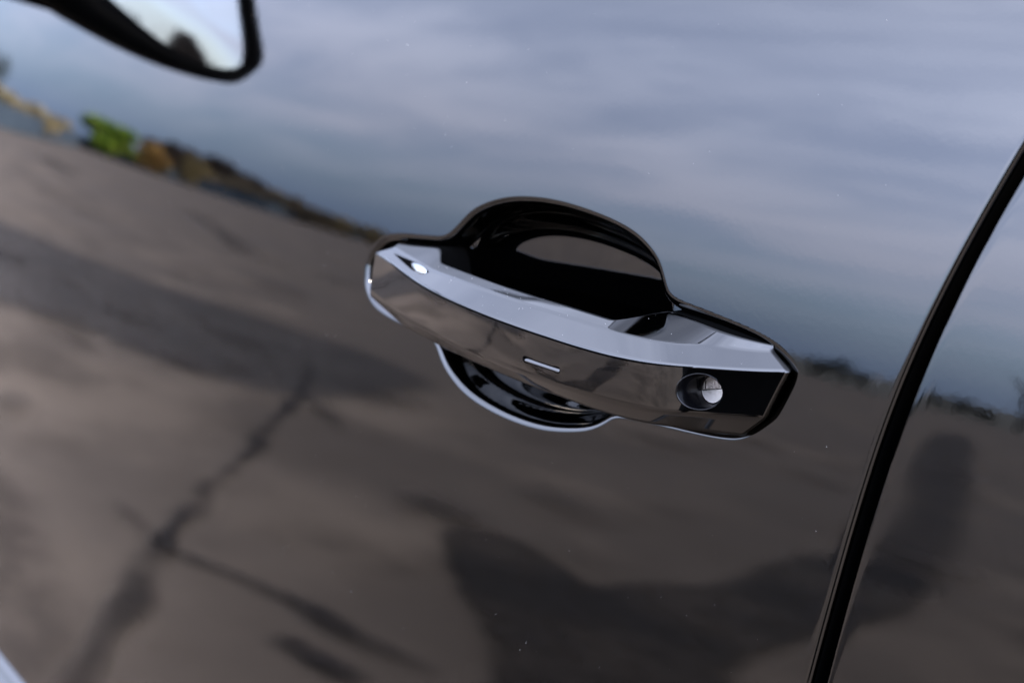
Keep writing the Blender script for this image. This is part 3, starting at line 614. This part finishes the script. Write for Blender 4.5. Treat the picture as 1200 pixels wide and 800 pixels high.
phi = phi_keep
phi = phi_keep

# ------------------------------------------------------------------ door mirror, ahead of the handle
XM = -0.80
OUT = [(-0.001, 0.126), (-0.051, 0.117), (-0.133, 0.114), (-0.197, 0.118), (-0.234, 0.125), (-0.256, 0.145), (-0.262, 0.164), (-0.244, 0.189), (-0.214, 0.225), (-0.17, 0.255), (-0.11, 0.266), (-0.05, 0.258), (-0.01, 0.228), (0.004, 0.17)]
GLS = [(-0.040, 0.158), (-0.075, 0.144), (-0.142, 0.1315), (-0.196, 0.1315), (-0.233, 0.141), (-0.238, 0.158), (-0.218, 0.190), (-0.194, 0.218), (-0.145, 0.238), (-0.10, 0.244), (-0.055, 0.236), (-0.034, 0.204)]
def ring3(pts, n, m, x, sc=1.0, c=None):
    q = smooth_closed(pts, n); i = np.linspace(0, len(q), m, endpoint=False).astype(int); q = q[i]; c = q.mean(0) if c is None else np.array(c)
    q = c + (q - c) * sc; return np.stack([np.full(len(q), x), q[:, 0], q[:, 1]], 1)
m = 72
rings = [ring3(GLS, 12, m, XM - 0.006, 0.98), ring3(GLS, 12, m, XM + 0.001, 1.0), ring3(OUT, 12, m, XM + 0.003, 0.985), ring3(OUT, 12, m, XM - 0.002, 1.0), ring3(OUT, 12, m, XM - 0.05, 0.99), ring3(OUT, 12, m, XM - 0.09, 0.90), ring3(OUT, 12, m, XM - 0.12, 0.68), ring3(OUT, 12, m, XM - 0.132, 0.35)]
def align(r0, r1):                            # start each ring at the vertex nearest in angle
    return r1
MG = math.tan(R(11.0))
for q_, w_ in zip(rings, (1, 1, 1, 1, .7, .4, 0, 0)): q_[:, 0] += (q_[:, 1] + 0.235) * MG * w_
bm = bmesh.new(); rows = [[bm.verts.new(tuple(p)) for p in r] for r in rings]
for a, b in zip(rows, rows[1:]):
    for j in range(m): bm.faces.new((a[j], a[(j + 1) % m], b[(j + 1) % m], b[j]))
bm.faces.new(rows[-1])
door_mirror = part('door_mirror', bm_mesh('door_mirror', bm), HOUSING, None, 'black door mirror seen reflected in the paint')
gq = ring3(GLS, 12, m, XM - 0.003, 0.995); gq[:, 0] += (gq[:, 1] + 0.235) * MG; c = gq.mean(0); gq[:, 0] -= (gq[:, 2] - c[2]) * math.tan(R(-0.6))
bm = bmesh.new(); cc = bm.verts.new((c[0] + 0.0022, c[1], c[2])); o1 = [bm.verts.new(tuple(c + (p - c) * 0.6 + np.array((0.0008, 0, 0)))) for p in gq]; o2 = [bm.verts.new(tuple(p)) for p in gq]
for j in range(m): bm.faces.new((cc, o1[j], o1[(j + 1) % m])); bm.faces.new((o1[j], o2[j], o2[(j + 1) % m], o1[(j + 1) % m]))
part('mirror_glass', bm_mesh('mirror_glass', bm), MIRROR, door_mirror)
bm = bmesh.new(); tube(bm, [(XM - 0.06, -0.03, 0.16), (XM - 0.06, 0.03, 0.15), (XM - 0.06, 0.09, 0.14)], [0.035, 0.032, 0.04], 14)
part('mirror_arm', bm_mesh('mirror_arm', bm), HOUSING, door_mirror)

# ------------------------------------------------------------------ dust on the paint and on the grip
v, f = [], []
def speck(p, r):
    i = len(v); 
    for d in ((1, 0, 0), (-1, 0, 0), (0, 1, 0), (0, -1, 0), (0, 0, 1), (0, 0, -1)): v.append(tuple(np.asarray(p) + r * np.array(d) * rng.uniform(0.6, 1.3)))
    for t in ((0, 2, 4), (2, 1, 4), (1, 3, 4), (3, 0, 4), (2, 0, 5), (1, 2, 5), (3, 1, 5), (0, 3, 5)): f.append(tuple(i + k for k in t))
for k in range(300):
    x, z = rng.uniform(-0.35, 0.128), rng.uniform(-0.16, 0.14)
    s, t = x * 1000, z * 1000
    if -146 < s < 106 and -50 < t < 50: continue
    speck((x, float(flank(x, z)), z), rng.choice([5e-5, 7e-5, 9e-5, 1.3e-4]))
ds = part('dust', pymesh('dust', v, f, False), DUST, front_door); ds['kind'] = 'stuff'
v, f = [], []
for k in range(60):
    i = rng.randrange(15, NU - 4); w = rng.random(); q = T[i] * w + RL['B'][i] * (1 - w)
    if rng.random() < 0.5: q = RL['A'][i] * w + RL['B'][i] * (1 - w)
    speck(W(q[0], q[1] + 0.05, q[2] + 0.05), rng.choice([5e-5, 7e-5, 1e-4]))
ds = part('dust', pymesh('dust', v, f, False), DUST, door_handle); ds['kind'] = 'stuff'

# ------------------------------------------------------------------ the photographer, mirrored in the end of the grip
HAIR = material('dark_hair', (0.012, 0.009, 0.007), 0.6); SKIN = material('skin', (0.42, 0.26, 0.19), 0.55)
COAT = noise_material('black_coat', (0.0025, 0.0025, 0.003), (0.005, 0.005, 0.0055), 40, 0.9)
CAMB = material('camera_black', (0.008, 0.008, 0.008), 0.5)
PO = Vector((0.685, -0.922, GZ)); PF = Vector((-0.51, 0.86, 0)).normalized(); PR = Vector((PF.y, -PF.x, 0))
def pj(f, r, u_): return PO + PF * f + PR * r + Vector((0, 0, u_))
def skinned(name, verts, edges, radii, mat, sub=2, parent=None):
    me = bpy.data.meshes.new(name); me.from_pydata([tuple(v) for v in verts], edges, []); o = link(name, me)
    sk = o.modifiers.new('s', 'SKIN'); me.skin_vertices or None
    if not me.skin_vertices: bpy.context.view_layer.update()
    lay = me.skin_vertices[0] if me.skin_vertices else None
    if lay:
        for k, r_ in enumerate(radii): lay.data[k].radius = (r_, r_)
        lay.data[0].use_root = True
    sb = o.modifiers.new('d', 'SUBSURF'); sb.levels = sub; sb.render_levels = sub
    d = bpy.context.evaluated_depsgraph_get(); d.update(); m2 = bpy.data.meshes.new_from_object(o.evaluated_get(d)); bpy.data.objects.remove(o, do_unlink=True)
    m2.materials.clear(); m2.polygons.foreach_set('use_smooth', [True] * len(m2.polygons)); m2.name = name
    return link(name, m2, mat, parent)
V_ = [pj(0, 0, .74), pj(.08, 0, .92), pj(.17, 0, 1.10), pj(.21, 0, 1.22), pj(.25, 0, 1.30), pj(.30, 0, 1.40), pj(.33, 0, 1.46)]
E_ = [(0, 1), (1, 2), (2, 3), (3, 4), (4, 5), (5, 6)]; R_ = [.15, .15, .165, .12, .06, .095, .085]
for sg in (-1, 1):
    b0 = len(V_)
    V_ += [pj(.17, .17 * sg, 1.19), pj(.28, .25 * sg, .98), pj(.45, .085 * sg, .985)]; E_ += [(3, b0), (b0, b0 + 1), (b0 + 1, b0 + 2)]; R_ += [.075, .052, .034]
    V_ += [pj(.02, .10 * sg, .70), pj(.22, .13 * sg, .44), pj(.0, .13 * sg, .10), pj(.10, .145 * sg, .045), pj(.19, .155 * sg, .04)]
    E_ += [(0, b0 + 3), (b0 + 3, b0 + 4), (b0 + 4, b0 + 5), (b0 + 5, b0 + 6), (b0 + 6, b0 + 7)]; R_ += [.105, .07, .05, .045, .035]
person = skinned('person', V_, E_, R_, COAT)
tag(person, 'person in black coat bending forward with a camera, mirrored in the grip', 'person')
bm = bmesh.new(); rows = []
for u_, f_, wr, wf in ((.98, .10, .185, .15), (.80, .04, .20, .17), (.62, .05, .225, .19), (.46, .07, .24, .20)):
    rows.append([bm.verts.new(pj(f_ + wf * math.cos(a_) * (1 + .04 * math.sin(7 * a_)), wr * math.sin(a_), u_)) for a_ in np.arange(36) / 36 * 2 * math.pi])
for a_, b_ in zip(rows, rows[1:]):
    for j in range(36): bm.faces.new((a_[j], a_[(j + 1) % 36], b_[(j + 1) % 36], b_[j]))
link('coat', bm_mesh('coat', bm), COAT, person)
hv = [pj(.345, 0, 1.36), pj(.335, 0, 1.44), pj(.31, 0, 1.51)]
skinned('face', [pj(.385, 0, 1.355), pj(.395, 0, 1.42), pj(.385, 0, 1.45)], [(0, 1), (1, 2)], [.045, .05, .045], SKIN, 2, person)
skinned('nose', [pj(.44, 0, 1.425), pj(.458, 0, 1.40)], [(0, 1)], [.010, .013], SKIN, 2, person)
skinned('hair', [pj(.25, 0, 1.42), pj(.29, 0, 1.50), pj(.35, 0, 1.525)], [(0, 1), (1, 2)], [.085, .095, .07], HAIR, 2, person)
for sg in (-1, 1):
    hv = [pj(.455, .085 * sg, .99), pj(.50, .078 * sg, 1.00)]; he = [(0, 1)]; hr = [.027, .034]
    for k in range(4):
        b0 = len(hv); zz0 = 1.025 - .017 * k; ln = (.9, 1.0, .95, .78)[k]
        hv += [pj(.525, .082 * sg, zz0), pj(.525 + .03 * ln, .073 * sg, zz0 + .002), pj(.525 + .045 * ln, .052 * sg, zz0 + .003), pj(.525 + .042 * ln, .034 * sg, zz0 + .003)]
        he += [(1, b0), (b0, b0 + 1), (b0 + 1, b0 + 2), (b0 + 2, b0 + 3)]; hr += [.0095, .009, .0085, .0075]
    b0 = len(hv); hv += [pj(.49, .055 * sg, 1.035), pj(.505, .035 * sg, 1.045)]; he += [(1, b0), (b0, b0 + 1)]; hr += [.011, .009]
    skinned('hand', hv, he, hr, SKIN, 2, person)
hc = empty('hand_camera'); tag(hc, 'black camera held by the person facing the door handle', 'camera')
hc.matrix_world = camo.matrix_world.copy()
bm = bmesh.new(); bmesh.ops.create_cube(bm, size=1)
bmesh.ops.scale(bm, vec=(0.125, 0.08, 0.045), verts=bm.verts); bmesh.ops.translate(bm, vec=(0, 0, 0.105), verts=bm.verts)
bmesh.ops.bevel(bm, geom=bm.edges[:], offset=0.008, segments=3, affect='EDGES'); o = link('camera_body', bm_mesh('camera_body', bm, False), CAMB, hc)
bm = bmesh.new(); tube(bm, [(0, 0, 0.09), (0, 0, 0.06), (0, 0, 0.055), (0, 0, 0.014)], [0.031, 0.031, 0.034, 0.033], 24); link('lens', bm_mesh('lens', bm), CAMB, hc)
